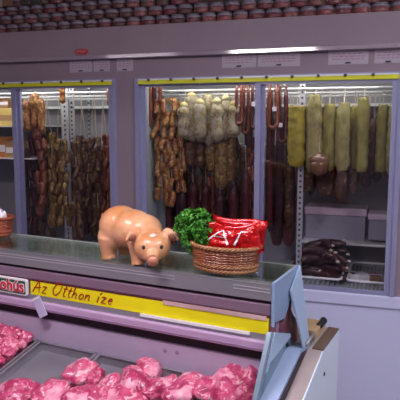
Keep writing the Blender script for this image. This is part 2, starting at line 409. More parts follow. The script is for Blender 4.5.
G = 'yellow-wrapped salami behind the right-hand door'
wr = [(297, 106, 166, 17, .13, 'wrapgold', 'flat-topped golden yellow wrapped salami, leftmost behind the right-hand door'),
      (315, 95, 172, 15, .13, 'wrappale', 'tall pale yellow wrapped salami, second from left in right-hand fridge door'),
      (330, 104, 170, 13, .15, 'wrap', 'olive yellow wrapped salami, third from left in right-hand fridge door'),
      (344, 103, 170, 14, .13, 'wrappale', 'mottled pale wrapped salami, fourth from left in right-hand fridge door'),
      (355, 106, 168, 10, .19, 'wrap', 'darker narrow wrapped salami, fifth from left, set back in the fridge'),
      (364, 98, 172, 12, .13, 'wrap', 'yellow wrapped salami, sixth from left in the right-hand fridge door'),
      (383, 105, 172, 11, .16, 'wrap', 'yellow wrapped salami, seventh from left, beside the dark gap'),
      (395, 103, 174, 12, .13, 'wrappale', 'pale wrapped salami, last on the right against the door frame')]
def wrapped(x, y0, y1, w, Y, m, desc, flat):
    top = at(x, y0, Y); bot = at(x, y1, Y); s = pxm(x, y0, Y); r = w * s / 2; h = top.z - bot.z
    t = thing('wrapped_salami', desc, 'salami', (top.x, Y, top.z), 0, G)
    b = MB(); n = 30; V = []; Fc = []; seg = 18
    for i in range(n + 1):
        tt = i / n
        for k in range(seg):
            a = 2 * PI * k / seg
            kk = 1.0 if flat else (.72 + .28 * min(1, tt * 7)); kk *= (1 if tt < .95 else .82) * (.97 + .05 * tt)
            rr = r * kk * (1 + .20 * noise.noise((math.cos(a) * 3.5, math.sin(a) * 3.5, tt * 16 + x)) + .16 * noise.noise((math.cos(a) * 1.6, math.sin(a) * 1.6, tt * 7 + x)) + .05 * math.sin(a * 5 + x))
            zz = -tt * h + (.012 * noise.noise((math.cos(a) * 2, math.sin(a) * 2, x)) if i in (0, n) else 0)
            V.append((rr * math.cos(a), rr * .8 * math.sin(a), zz))
    for i in range(n):
        for k in range(seg): Fc.append((i * seg + k, (i + 1) * seg + k, (i + 1) * seg + (k + 1) % seg, i * seg + (k + 1) % seg))
    Fc.append(tuple(range(seg))); Fc.append(tuple(n * seg + k for k in range(seg))[::-1])
    b.add(V, Fc).build('paper_wrap', m, t, True)
    MB().tube([(0, 0, -.01), (.003, *hook(Y, top.z))], .0022, 5).build('string', 'string', t)
for i, a in enumerate(wr): wrapped(*a, flat=(i == 0))
# dark red loops at the left of the right-hand door
G3 = 'dark red sausage loops behind the right-hand door'
loop('sausage_loop', 'sausage', G3, 273, 84, 128, 9, 4.5, .12, 'redbrown', 'dark red sausage loop nearest the centre door post, with white tag', (275, 109))
loop('sausage_loop', 'sausage', G3, 283, 86, 142, 8, 4.5, .15, 'darkred', 'longer dark red sausage loop beside the golden wrapped salami', (281, 125))
hang('long_sausage', 'sausage', G3, 270, 86, 160, 6, .20, 'darkred', 'long straight dark sausage hanging behind the tagged sausage loops', bend=1)
# ham, bacon
hang('smoked_ham', 'ham', 'smoked meats under the wrapped salami', 319, 152, 176, 20, .10, 'ham', 'glossy brown smoked ham hanging below the pale wrapped salami', pinch=.2, lump=.25)
def slab(x, y0, y1, w, Y, m, desc, name='smoked_bacon', cat='bacon', group='smoked meats under the wrapped salami', d=.03):
    top = at(x, y0, Y); bot = at(x, y1, Y); s = pxm(x, y0, Y); r = w * s / 2; h = top.z - bot.z
    t = thing(name, desc, cat, (top.x, Y, top.z), 0, group)
    b = MB(); bm = bmesh.new(); bmesh.ops.create_icosphere(bm, subdivisions=3, radius=1)
    V = []
    for v in bm.verts:
        c = v.co; q = [math.copysign(abs(k) ** .55, k) for k in c]
        f = 1 + .18 * noise.noise((c.x * 2 + x, c.y * 2, c.z * 2 + y0))
        V.append((q[0] * r * f, q[1] * d * f, (q[2] - 1) * h / 2 + .008 * noise.noise((c.x * 4, x, c.z * 3))))
    b.add(V, [tuple(v.index for v in f.verts) for f in bm.faces]); bm.free()
    b.build('meat_slab', m, t, True)
    MB().tube([(0, 0, -.01), (.003, *hook(Y, top.z))], .0018, 5).build('string', 'string', t)
for a in [(306, 160, 192, 16, .22, 'bacon', 'brown smoked bacon slab at left below the wrapped salami'),
          (326, 165, 197, 17, .24, 'bacon', 'brown smoked bacon slab, second from left below the wrapped salami'),
          (342, 168, 203, 12, .22, 'bacon', 'long narrow smoked bacon slab reaching lowest, above the white crate'),
          (354, 160, 195, 8, .24, 'bacon', 'thin dark bacon strip, third from the right fridge edge'),
          (368, 140, 182, 9, .26, 'bacon', 'reddish bacon strip behind the sixth wrapped salami'),
          (374, 118, 174, 9, .24, 'bacon', 'dark bacon strip hanging in the gap between the wrapped salami')]:
    slab(*a)
for x, d in ((278, 'left'), (290, 'right')):
    slab(x, 168, 246, 13, .40, 'darkred', 'long dark cured sausage behind the lower shelf, %s of the pair by the centre post' % d, 'cured_sausage', 'sausage', 'dark cured sausages by the centre post')

# middle door : thin red sausages, orange chains, white salami, loops
G4 = 'thin red sausages at the left of the middle door'
for i, (x, y0, y1, m) in enumerate([(142.5, 84, 132, 'redbrown'), (146, 83, 150, 'darkred'), (150, 85, 128, 'redbrown'), (154, 84, 120, 'darkred'), (159.5, 84, 104, 'redbrown')]):
    hang('thin_sausage', 'sausage', G4, x, y0, y1, 4.2, .12 + .02 * (i % 2), m, 'thin hanging red sausage, %s from left behind the middle fridge door' % ORD[i], bend=.6)
G5 = 'orange-brown sausage strings behind the middle door'
for i, (x, y0, y1, w, Y) in enumerate([(152, 112, 196, 10, .20), (161, 100, 200, 13, .15), (171, 99, 205, 13, .16), (180, 103, 192, 11, .20)]):
    chain('sausage_string', 'sausage string', G5, x, y0, y1, w, Y, 'orange', 'orange-brown string of small sausages, %s from left behind the middle door' % ORD[i], 8, seed=i + 3)
G6 = 'white moulded salami behind the middle door'
for i, (x, y0, y1, w, Y) in enumerate([(184, 104, 139, 13, .14), (192, 94, 142, 14, .17), (200, 101, 141, 14, .13), (209, 96, 146, 14, .18), (217, 100, 143, 14, .13), (226, 97, 140, 14, .17), (234, 103, 138, 13, .14)]):
    hang('moulded_salami', 'salami', G6, x, y0, y1, w, Y, 'mould', 'white moulded salami, %s from left in the pale cluster' % ORD[i], knot='yelcas', lump=.3)
G7 = 'brown salami below the white cluster'
for i, (x, y0, y1, w, Y) in enumerate([(190, 138, 166, 13, .24), (201, 140, 168, 14, .25), (212, 138, 172, 13, .22), (222, 134, 190, 14, .20), (231, 128, 182, 11, .21)]):
    hang('brown_salami', 'salami', G7, x, y0, y1, w, Y, 'yelbrown' if i > 1 else 'olive', 'yellow-brown salami, %s from left in the row below the white cluster' % ORD[i], knot='yelcas', lump=.3)
G8 = 'red sausage loops beside the centre post'
loop('sausage_loop', 'sausage', G8, 239, 82, 124, 6, 3.6, .12, 'redbrown', 'reddish sausage loop right beside the white salami cluster')
loop('sausage_loop', 'sausage', G8, 246, 82, 133, 6, 3.6, .15, 'redbrown', 'reddish sausage loop, middle one of three by the centre post')
loop('sausage_loop', 'sausage', G8, 254.5, 82, 128, 5, 3.4, .12, 'darkred', 'reddish sausage loop closest to the left of the centre post', (254, 104))
hang('black_salami', 'salami', G8, 249.5, 102, 148, 9, .22, 'blood', 'black tapering salami hanging behind the red sausage loops')
G9 = 'dark salami in the lower half of the middle door'
for i, (x, y0, y1) in enumerate([(146, 168, 228), (158, 190, 236), (169, 196, 238), (181, 190, 236), (193, 182, 232), (206, 184, 232), (220, 194, 236), (233, 184, 236), (246, 170, 230)]):
    hang('dark_salami', 'salami', G9, x, y0, y1, 10, .30 + .03 * (i % 3), 'darkred' if i % 3 else 'blood', 'dark hanging salami, %s from left low behind the middle door' % ORD[i], lump=.2, railz=1.435)
rnd_b = random.Random(9)
# left door
G10 = 'brown sausage strings behind the left fridge door'
for i, (x, y0, y1, w, Y, m) in enumerate([(28, 150, 226, 10, .22, 'blood'), (40, 128, 215, 12, .16, 'redbrown'), (51, 134, 226, 12, .2, 'yelbrown'), (63, 140, 226, 12, .18, 'yelbrown'), (75, 142, 238, 12, .16, 'olive'),
                                          (86, 140, 206, 11, .22, 'olive'), (96, 138, 228, 12, .17, 'olive'), (106, 136, 222, 11, .2, 'redbrown')]):
    chain('sausage_string', 'sausage string', G10, x, y0, y1, w, Y, m, 'brown string of sausages, %s from left in the front row, left fridge door' % ORD[i], 8, seed=20 + i)
G11 = 'orange-brown sausages at the top of the left door'
for i, (x, y0, y1, w) in enumerate([(27, 99, 132, 9), (34, 93, 128, 9), (41, 98, 134, 8)]):
    hang('smoked_sausage', 'sausage', G11, x, y0, y1, w, .14, 'orange', 'plump orange-brown sausage, %s from left, top of the left fridge door' % ORD[i], lump=.3)
hang('smoked_sausage', 'sausage', G11, 62, 84, 104, 6, .14, 'orange', 'short orange-brown sausage hanging above the perforated upright')
hang('smoked_sausage', 'sausage', G11, 109.5, 88, 106, 6, .14, 'orange', 'short orange-brown sausage at the top right of the left fridge')
G13 = 'dark sausages in the back row of the right-hand door'
for i, (x, y0, y1) in enumerate([(271, 112, 232), (281, 106, 236), (291, 118, 228), (303, 112, 190), (313, 118, 196), (324, 110, 188), (335, 116, 190), (346, 112, 194), (358, 110, 186), (369, 108, 190), (379, 114, 184), (390, 112, 180)]):
    hang('dark_sausage', 'sausage', G13, x, y0, y1, 9.5, .345, ('darkred', 'blood', 'bacon')[i % 3], 'dark sausage, %s from left in the back row, right fridge door' % ORD[i], lump=.25)
G12 = 'dark sausage strings in the back row of the fridges'
BK = [(x, 'left') for x in (24, 33, 45, 57, 69, 80, 91, 101, 110)] + [(x, 'middle') for x in (146, 155, 166, 177, 188, 199, 210, 221, 231, 241, 251)]
cnt = {}
for x, dn in BK:
    k = cnt.get(dn, 0); cnt[dn] = k + 1; ya = 150 if dn == 'left' else 146; y0 = ya - 14 + rnd_b.uniform(0, 18); y1 = rnd_b.uniform(222, 250)
    chain('sausage_string', 'sausage string', G12, x, y0, y1, 13, .405, ('darkred', 'blood', 'redbrown', 'olive')[(k * 7 + (dn == 'left')) % 4], 'dark string of sausages, %s from left in the back row, %s fridge door' % (ORD[k], dn), 7, railz=1.79, seed=60 + x)
# goods on the shelves at the far left
p = at(5, 152, .20)
shl = MB().box(-2.60 - F1[1], -1.99 - F1[1], .16, .60, -.006 + at(5, 158, .16).z, at(5, 158, .16).z).build('glass_shelf', 'whitemetal', F1[0])
shl2 = MB().box(-2.60 - F1[1], -1.99 - F1[1], .16, .60, -.006 + at(5, 126, .16).z, at(5, 126, .16).z).build('glass_shelf', 'whitemetal', F1[0])
for x0, x1, y0, y1, m, d in ((0, 12, 108, 126, 'pkg2', 'yellow carton on the upper shelf at the far left edge'), (-1, 8, 98, 108, 'pkg3', 'tan carton stacked on top of the yellow carton, far left'),
                             (-2, 5, 137, 158, 'pkg1', 'orange carton on the lower shelf at the far left edge'), (6, 13, 141, 158, 'pkg3', 'brown carton beside the orange carton on lower shelf')):
    q0 = at(x0, y1, .19); q1 = at(x1, y0, .19)
    w = q1.x - q0.x
    t = thing('carton', d, 'box', ((q0.x + q1.x) / 2, .27, q0.z), 0, 'cartons on the far left shelves')
    MB().box(-w / 2, w / 2, -.08, .08, 0, q1.z - q0.z).build('carton_body', m, t, bevel=.003)
    MB().box(-w / 2 + .004, w / 2 - .004, -.0815, -.08, (q1.z - q0.z) * .3, (q1.z - q0.z) * .62).build('paper_label', 'white' if m != 'pkg2' else 'pkg3', t)
# low in the right-hand door: crates, blood sausages, wire baskets
for x0, x1, yt, yb, Y, d in ((305, 366, 206, 240, .40, 'long white foam crate with a pinkish lid, left of two in the fridge'), (368, 393, 212, 240, .36, 'short white foam crate at right end of the fridge')):
    q0 = at(x0, yb, Y); q1 = at(x1, yt + 3, Y); w = q1.x - q0.x; h = q1.z - q0.z
    t = thing('foam_crate', d, 'crate', ((q0.x + q1.x) / 2, Y, q0.z), 0, 'white foam crates in the fridge')
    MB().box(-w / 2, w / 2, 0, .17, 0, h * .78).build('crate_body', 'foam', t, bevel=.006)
    MB().box(-w / 2 - .006, w / 2 + .006, -.006, .176, h * .78, h).build('crate_lid', 'foamlid', t, bevel=.006)
zc = at(340, 240, .40).z
MB().box(at(302, 240, .34).x - F2[1], .02 - F2[1], .33, .60, zc - .012, zc).build('lower_shelf', 'whitemetal', F2[0])
FZ = .83
def wire_basket(x0, x1, desc):
    a = at(x0, 285, .09); b = at(x1, 285, .09); w = b.x - a.x
    t = thing('wire_tray', desc, 'wire tray', ((a.x + b.x) / 2, .07, FZ + .001), 0, 'wire trays on the fridge floor')
    def rr(z, r=.03, d=.40):
        P = []
        for cxx, cyy, a0 in ((w / 2 - r, d - r, 0), (-w / 2 + r, d - r, 90), (-w / 2 + r, r, 180), (w / 2 - r, r, 270)):
            for k in range(6): A = R(a0 + k * 18); P.append((cxx + r * math.cos(A), cyy + r * math.sin(A), z))
        return P
    MB().tube(rr(.045), .006, 8, True).build('rim', 'whitemetal', t, True)
    m = MB()
    for k in range(12):
        x = -w / 2 + w * (k + .5) / 12; m.tube([(x, .0, .045), (x, .004, .004), (x, .396, .004), (x, .4, .045)], .002, 5)
    m.build('mesh_wires', 'chrome', t, True)
wire_basket(284, 341, 'chrome wire tray under the dark sausage heap')
wire_basket(347, 397, 'chrome wire tray with white packets, at the right')
rnd = random.Random(4)
blood_me = []
for k in range(4):
    b = MB(); pts = []; n = 14; L = .20; 
    for i in range(n + 1):
        tt = i / n - .5; pts.append((tt * L, .055 * math.cos(tt * 2.6 + k * .3) - .04, .012 * math.sin(tt * 5 + k)))
    rs = [.021 * (min(1, .35 + 4.5 * min(i, n - i) / n)) for i in range(n + 1)]
    blood_me.append(b.tube(pts, rs, 10).mesh('casing', 'blood', True))
heap = []
for layer, (nz, cnt) in enumerate(((0.03, 5), (.07, 5), (.11, 4), (.145, 3), (.175, 2))):
    for i in range(cnt):
        c = at(322, 283, .2); spread = .085 - .013 * layer
        heap.append((c.x - .01 + (i - (cnt - 1) / 2) * spread * .62, .22 + rnd.uniform(-.04, .05), FZ + nz + .004))
for i, p in enumerate(heap):
    t = thing('blood_sausage', 'curved black blood sausage in the dark heap low behind the right-hand fridge door', 'sausage', p, 0, 'heap of blood sausages in the wire tray')
    t.rotation_euler = (rnd.uniform(-.3, .3), rnd.uniform(-.3, .3), rnd.uniform(-.9, .9))
    o = bpy.data.objects.new('casing', blood_me[i % 4]); COL.objects.link(o); o.parent = t
    MB().lathe([(.006, -.008), (.009, 0), (.004, .012)], 8).build('tied_end', 'string', t, loc=(.1, -.025, 0)).rotation_euler = (0, PI / 2, 0)
for i, (x, y, d) in enumerate(((352, 277, 'white paper packet beside the dark sausage heap'), (362, 279, 'white paper packet, middle of three in the right wire tray'), (374, 281, 'white paper packet, right one of three in the right wire tray'))):
    q = at(x, y, .26)
    t = thing('paper_packet', d, 'packet', (q.x, .24, FZ + .008), rnd.uniform(-.5, .5), 'paper packets in the wire tray')
    MB().box(-.03, .03, -.05, .05, 0, .035).build('wrapping', 'white' if i < 2 else 'ham', t, bevel=.01)
    MB().box(-.031, .031, -.006, .006, -.0, .0365).build('band', 'lilacpaper', t)
for i, x in enumerate((80, 93)):
    q = at(x, 236, .06)
    t = tag(MB().box(-.017, .017, -.001, .001, 0, .022).build('price_tag', 'white', loc=(q.x, .062, at(x, 237, .062).z)), 'small white price tag low inside the left fridge, %s of two' % ('left' if i == 0 else 'right'), 'price tag', 'white tags low in the left fridge')
    t.location.z = .8305
    MB().box(-.010, .010, -.0015, -.001, .006, .010).build('printed_line', 'hole', t)

# ------------------------------------------------------------------ price cards on the fascia
for i, (x0, x1, d) in enumerate(((70, 92, 'under the red sticker'), (94, 110, 'second from the left'), (117, 133, 'third from the left, above the pillar'), (222, 256, 'just left of the centre post'),
                                 (258, 300, 'just right of the centre post'), (328, 368, 'second from the right edge'), (374, 402, 'at the right edge of the photo'))):
    q0 = at(x0, 70, 0); q1 = at(x1, 70, 0); w = q1.x - q0.x
    c = tag(MB().box(-w / 2, w / 2, -.0022, -.0002, 0, .062).build('price_card', 'card', loc=((q0.x + q1.x) / 2, 0, 1.912)), 'faint mauve price card on the fridge fascia, ' + d, 'price card', 'price cards on the fridge fascia')
    m = MB(); rnd2 = random.Random(i)
    for r_, z in enumerate((.048, .036, .024)):
        x = -w * .4
        while x < w * .35:
            l = rnd2.uniform(.006, .02); m.box(x, min(x + l, w * .42), -.0028, -.0022, z - .002, z + .002); x += l + .006
    m.build('printed_lines', 'pinkink', c)
    MB().box(-.012, .012, -.006, -.0022, .004, .011).build('holder_clip', 'hole', c, bevel=.001)
q = at(81, 53, -.03)
st = MB().lathe([(.042, 0), (.042, .003), (.036, .004)], 20).build('oval_sticker', 'redsticker', loc=(q.x, -.0215, 2.0165)); st.rotation_euler = (PI / 2, 0, 0); st.scale = (1, .36, 1)
tag(st, 'small red oval sticker on the left fridge fascia above price cards', 'sticker')
MB().tube([(-.025, -.004, .005), (-.01, .008, .005), (.008, -.006, .005), (.026, .006, .005)], .004, 5).build('printed_mark', 'foilwhite', st)

# ------------------------------------------------------------------ tins on top
def tin_proto(m):
    t = thing('food_tin', '', 'tin', (0, 0, 0), 0, 'food tins stacked on the fridges')
    MB().lathe([(.034, 0), (.038, .003), (.0385, .012), (.0385, .026)], 20).build('tin_label', m, t, True)
    MB().lathe([(.0386, .026), (.0386, .036), (.037, .0385)], 20).build('tin_band', 'tin_band', t, True)
    MB().lathe([(.0375, .0385), (.0395, .0395), (.0395, .0445), (.036, .046), (.03, .0445)], 20).build('tin_lid', 'tin_lid', t, True)
    return t
protos = {k: tin_proto(k) for k in ('tin_red', 'tin_pink', 'tin_brown')}; used = set(); tins = []
rnd = random.Random(11)
for row in range(5):
    lim = (9, 9, -.95, -1.3, -1.62)[row]
    k = 0; x = .10 - (row % 2) * .0405 + .081
    while x > -2.6:
        x -= .081
        if x > lim or (row >= 3 and x < -1.99): continue
        px, py = proj((x, -.0, ZT + row * .0465 + .02))
        if px < -8 or px > 408 or py < -6: continue
        far = (px < 190)
        km = rnd.choice(['tin_brown', 'tin_brown', 'tin_red'] if px < 120 else ['tin_red', 'tin_brown', 'tin_pink'] if px < 210 else ['tin_pink', 'tin_pink', 'tin_red'])
        z = ZT + .001 + row * .0465; y = .035 + rnd.uniform(-.003, .003)
        if km not in used: t = protos[km]; t.location = (x, y, z); used.add(km)
        else: t = dup(protos[km], (x, y, z))
        t.rotation_euler = (0, 0, rnd.random() * 6); tins.append((row, px, t, km))
for row in range(5):
    L = sorted([q for q in tins if q[0] == row], key=lambda q: -q[1])
    for i, (r_, px, t, km) in enumerate(L):
        colr = {'tin_red': 'dark red', 'tin_pink': 'pinkish red', 'tin_brown': 'brown'}[km]
        t['label'] = '%s food tin on the fridge, %s from the right in the %s row' % (colr, ORD[i], ['bottom', 'second', 'third', 'fourth', 'topmost'][row])
q = at(-4, 3, .05)
zc = ZT + 3 * .0465 + .003
def cartonbox(x0, x1, m, d, h):
    a = at(x0, 5, .05).x; b = at(x1, 5, .05).x
    t = thing('cardboard_box', d, 'box', ((a + b) / 2, .09, zc), 0)
    MB().box(-(b - a) / 2, (b - a) / 2, -.09, .12, 0, h).build('carton_body', m, t, bevel=.004)
    MB().box(-.02, .02, -.0915, .121, -.0, h + .001).build('packing_tape', 'beige' if m == 'carton' else 'hole', t)
cartonbox(-14, 24, 'carton', 'brown cardboard box on top of the tins at the far left', .16)
cartonbox(26, 45, 'darkbox', 'dark box on top of the tins, right of the brown box', .12)

# ------------------------------------------------------------------ the meat counter
CO = Vector((-.281, -1.304, 0)); CA = R(-8.5)
CU = Vector((math.cos(CA), math.sin(CA), 0)); CV = Vector((-math.sin(CA), math.cos(CA), 0))
def W(u, v, z): return CO + CU * u + CV * v + Vector((0, 0, z))
def onV(x, y, v=0.):
    d = ray(x, y); t = ((CO - CAM).dot(CV) + v) / d.dot(CV); P = CAM + d * t; return (P - CO).dot(CU), P.z
def onU(x, y, u=0.):
    d = ray(x, y); t = ((CO - CAM).dot(CU) + u) / d.dot(CU); P = CAM + d * t; return (P - CO).dot(CV), P.z
def onZ(x, y, z):
    d = ray(x, y); P = CAM + d * ((z - CAM.z) / d.z); return (P - CO).dot(CU), (P - CO).dot(CV)
DS = math.tan(R(12.5)); DZ = .905                       # deck slope
def deckz(v): return DZ + DS * v
def onDeck(x, y, lift=0.):
    d = ray(x, y); a = (CAM - CO); # z = DZ+DS*v+lift
    t = (DZ + lift + DS * a.dot(CV) - CAM.z) / (d.z - DS * d.dot(CV)); P = CAM + d * t
    return (P - CO).dot(CU), (P - CO).dot(CV)
ct = thing('meat_counter', 'refrigerated meat counter with glass top shelf, lavender steel back and pale end panel', 'counter', CO, CA)
UL = -1.75; ZS = 1.22
# body under everything
MB().prism([(-.75, .04), (.36, .04), (.36, .97), (.03, .97), (.03, .885), (-.75, deckz(-.75) - .02)], 0, UL, -.002).build('counter_body', 'alu', ct)
MB().prism([(.01, deckz(.01)), (-.74, deckz(-.74)), (-.74, deckz(-.74) - .018), (.01, deckz(.01) - .018)], 0, UL, -.002).build('display_deck', 'deck', ct)
bp = MB().box(UL, -.004, .008, .03, .885, .9935).build('well_back_panel', 'backpanel', ct)
for x, y in ((165, 350), (177, 352)):
    u, z = onV(x, y, .008); MB().lathe([(.006, 0), (.006, .002), (.003, .003)], 10).build('rivet', 'lavdark', bp, loc=(u, .008, z)).rotation_euler = (PI / 2, 0, 0)
MB().box(UL, -.004, .03, .15, 1.0, 1.165).build('canopy_body', 'lavdark', ct)
MB().box(UL, -.006, .018, .03, .9935, 1.029).build('shadow_gap', 'darkgap', ct)
pr = MB().box(UL, -.006, -.014, .03, 1.029, 1.058).build('lower_profile', 'lav', ct, bevel=.004)
MB().box(UL, -.006, -.0155, -.013, 1.036, 1.039).build('groove', 'lavdark', pr)
MB().box(UL, -.006, .0, .03, 1.058, 1.076).build('grey_channel', 'alu', ct)
MB().box(UL, -.006, .006, .03, 1.076, 1.128).build('banner_backing', 'mauveband', ct)
MB().box(UL, -.006, .002, .03, 1.128, 1.160).build('mauve_profile', 'mauveband', ct, bevel=.003)
MB().box(UL, -.006, .001, .006, 1.1235, 1.128).build('maroon_seam', 'maroon', ct)
MB().box(UL, -.006, .012, .03, 1.160, 1.170).build('shelf_shadow_gap', 'darkgap', ct)
sp = MB().box(UL, -.004, 0, .03, 1.170, 1.217).build('shelf_profile', 'alu', ct, bevel=.002)
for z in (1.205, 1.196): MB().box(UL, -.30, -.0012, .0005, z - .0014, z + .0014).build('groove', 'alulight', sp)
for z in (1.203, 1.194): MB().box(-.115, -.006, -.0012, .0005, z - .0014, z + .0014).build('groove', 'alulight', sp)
MB().box(UL, -.004, .03, .205, 1.165, 1.172).build('shelf_underlay', 'undershelf', ct)
MB().box(UL, -.004, -.001, .22, 1.2135, ZS).build('glass_shelf', 'shelfglass', ct)
MB().box(UL, -.004, .215, .224, 1.165, ZS + .001).build('shelf_rear_edge', 'undershelf', ct)
for u in (-1.5, -.95, -.42): MB().box(u - .012, u + .012, .12, .14, .97, 1.165).build('shelf_support', 'alu', ct)
MB().box(UL, .066, .20, .36, .97, .985).build('rear_worktop', 'alu', ct)
# --- right end
poly = [(0, 1.222), (.218, 1.224), (.222, 1.146), (.362, .906), (.340, .906), onU(290, 294), onU(283, 318), onU(273, 322), (0, 1.10)]
MB().prism(poly, 0, -.003, .006).build('end_panel', 'endblue', ct)
def onU3(x, y, u): v, z = onU(x, y, u); return (u, v, z)
Q = [(.006, .219, 1.223), onU3(289.5, 291, .010), onU3(303.5, 353, .046), onU3(309.5, 353, .046)]
MB().add(Q + [(q[0] + .005, q[1], q[2]) for q in Q], [(0, 1, 2, 3), (7, 6, 5, 4), (0, 4, 5, 1), (1, 5, 6, 2), (2, 6, 7, 3), (3, 7, 4, 0)]).build('end_bracket', 'endlight', ct)
a = onU(271, 332); b = onU(286.5, 333); c = onU(294, 348); d = onU(275, 400)
MB().prism([a, b, c, d, (d[0] - .3, d[1] - .14), (d[0] - .3, .5), (d[0] - .36, .5), onU(255, 400), ], 0, -.001, .006).build('side_pane', 'sidegrey', ct)
MB().prism([a, b, onU(287, 336), onU(266, 362), onU(263, 372)], 0, .006, .012).build('side_pane_trim', 'endlight', ct)
MB().prism([onU(268.5, 332), onU(271, 332), onU(257, 400), onU(253.5, 400)], 0, -.004, .008).build('pane_edge_strip', 'sidegrey', ct)
c2 = onU(295, 348, .03); sl = .30
MB().prism([(.36, .985), (.20, .982), c2, (-.75, c2[1] + (-.75 - c2[0]) * sl), (-.75, .05), (.36, .05)], 0, .006, .05).build('end_frame', 'endmid', ct)
MB().prism([(.36, .978), (.20, .976), (c2[0], c2[1] - .010), (-.75, c2[1] - .01 + (-.75 - c2[0]) * sl), (-.75, .05), (.36, .05)], 0, .05, .056).build('end_seam', 'darkgap', ct)
zt = .992; vk = .161
prof = [(.358, zt), (vk, zt), (-.75, zt + (-.75 - vk) * .32), (-.75, .02), (.33, .02)]
MB().prism(prof, 0, .056, .098).build('end_cap', 'beige', ct)
MB().prism([(p[0] * .999, p[1] - .001) for p in prof], 0, .098, .102).build('outer_panel', 'pale', ct)
MB().prism([(.357, zt), (.357, zt + .004), (vk, zt + .004), (vk, zt)], 0, .068, .1015).build('wood_top', 'wood', ct)
v_, z_ = onU(324, 374, .102); MB().lathe([(.006, 0), (.006, .002), (.004, .003)], 12).build('keyhole', 'hole', ct, loc=(.102, v_, z_)).rotation_euler = (0, PI / 2, 0)
v_, z_ = onU(288.5, 345, .012); MB().lathe([(.006, 0), (.006, .006), (.004, .008)], 12).build('hinge_pin', 'black', ct, loc=(.006, v_, z_)).rotation_euler = (0, PI / 2, 0)
# crumpled maroon shape filling the open corner
t = thing('sheet', 'crumpled maroon shape inside the counter end panel', 'sheet', W(-.002, 0, 0), CA)
def lerp(tab, x):
    for (x0, y0), (x1, y1) in zip(tab, tab[1:]):
        if x <= x1: return y0 + (y1 - y0) * (x - x0) / (x1 - x0)
    return tab[-1][1]
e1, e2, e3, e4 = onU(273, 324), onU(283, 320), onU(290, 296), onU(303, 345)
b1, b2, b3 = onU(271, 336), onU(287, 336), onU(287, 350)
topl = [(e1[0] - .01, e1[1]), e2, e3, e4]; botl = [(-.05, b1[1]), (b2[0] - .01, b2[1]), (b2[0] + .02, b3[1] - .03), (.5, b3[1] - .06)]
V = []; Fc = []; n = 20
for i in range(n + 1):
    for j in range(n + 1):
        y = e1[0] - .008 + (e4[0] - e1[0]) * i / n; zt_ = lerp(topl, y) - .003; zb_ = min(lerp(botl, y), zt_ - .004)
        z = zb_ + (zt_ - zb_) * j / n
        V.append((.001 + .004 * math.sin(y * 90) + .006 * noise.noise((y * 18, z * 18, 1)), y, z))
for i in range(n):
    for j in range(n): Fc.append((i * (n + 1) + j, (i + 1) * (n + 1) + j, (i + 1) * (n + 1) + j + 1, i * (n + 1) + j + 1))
cl = MB().add(V, Fc).build('sheet_mesh', 'maroonsheet', t, True); md = cl.modifiers.new('s', 'SOLIDIFY'); md.thickness = .004
# board and steel at the end
bu, bv = onZ(304, 337, .992)
t = thing('cutting_board', 'small light wooden board on the worktop behind the counter end', 'cutting board', W(.025, .30, .9855), CA)
MB().box(-.04, .03, -.05, .055, 0, .03).build('board', 'board', t, bevel=.004)
MB().tube([(-.045, .055, .012), (-.03, .066, .012), (0, .07, .012), (.02, .066, .012), (.03, .055, .012)], .005, 6).build('grip_edge', 'board', t, True)
t = thing('sharpening_steel', 'grey bar with a black grip lying along the counter end', 'tool', W(.052, .165, 1.003), CA)
MB().tube([(-.004, .0, -.003), (-.004, .15, .006)], .0055, 10).build('steel_rod', 'alu', t, True)
MB().tube([(-.004, .135, .006), (-.003, .145, .008), (-.002, .175, .009), (-.002, .195, .010), (-.002, .202, .010)], [.007, .011, .010, .012, .006], 12).build('grip', 'black', t, True)

# --- banner, sign, strips, tag
def strip(name, cat, label, x0, x1, z0, z1, m, v0, v1):
    u0 = x0; u1 = x1
    return tag(MB().box(u0, u1, v0, v1, z0, z1).build(name, m, loc=CO), label, cat), (u0, u1)
def seat_local(o): o.rotation_euler = (0, 0, CA); return o
bn, _ = strip('advertising_banner', 'banner', 'long yellow advertising banner with red handwriting on the counter front', onV(31, 295)[0], -.010, 1.0765, 1.122, 'banner', .000, .0055); seat_local(bn)
s2, _ = strip('paper_strip', 'paper strip', 'pinkish paper strip along the upper edge of the yellow banner', onV(163, 300)[0], -.016, 1.1155, 1.1275, 'pinkstrip', -.0025, -.0005); seat_local(s2)
s3, _ = strip('price_strip', 'price strip', 'white price strip along the lower edge of the yellow banner', onV(141, 318)[0], onV(250, 332)[0], 1.068, 1.0765, 'white', -.006, -.001); seat_local(s3)
# handwriting "Az Otthon íze" as brush strokes
GL = {'A': (.9, [[(0, 0), (.45, 1)], [(.45, 1), (.7, 0)], [(.05, .32), (.8, .42)]]),
      'z': (.55, [[(0, .5), (.42, .52), (.02, .02), (.5, 0)]]),
      'O': (1.0, [[(.55, 1), (.2, .8), (.02, .4), (.15, .05), (.45, 0), (.75, .3), (.85, .7), (.65, 1), (.45, .95)]]),
      't': (.42, [[(.25, .85), (.1, .2), (.18, 0), (.35, .05)], [(0, .58), (.42, .62)]]),
      'h': (.6, [[(.12, .95), (.02, 0)], [(.04, .25), (.25, .5), (.4, .42), (.38, .05), (.52, .02)]]),
      'o': (.55, [[(.28, .5), (.05, .35), (.06, .06), (.26, 0), (.44, .2), (.4, .45), (.26, .5)]]),
      'n': (.6, [[(.05, .5), (.02, 0)], [(.04, .25), (.25, .5), (.4, .42), (.38, .05), (.52, .02)]]),
      'í': (.36, [[(.14, .5), (.08, .05), (.22, 0)], [(.18, .68), (.36, .86)]]),
      'e': (.5, [[(.05, .25), (.38, .32), (.34, .48), (.16, .46), (.04, .2), (.2, 0), (.42, .08)]]), ' ': (.4, [])}
X = 0; H = .045; us = onV(33, 298)[0]
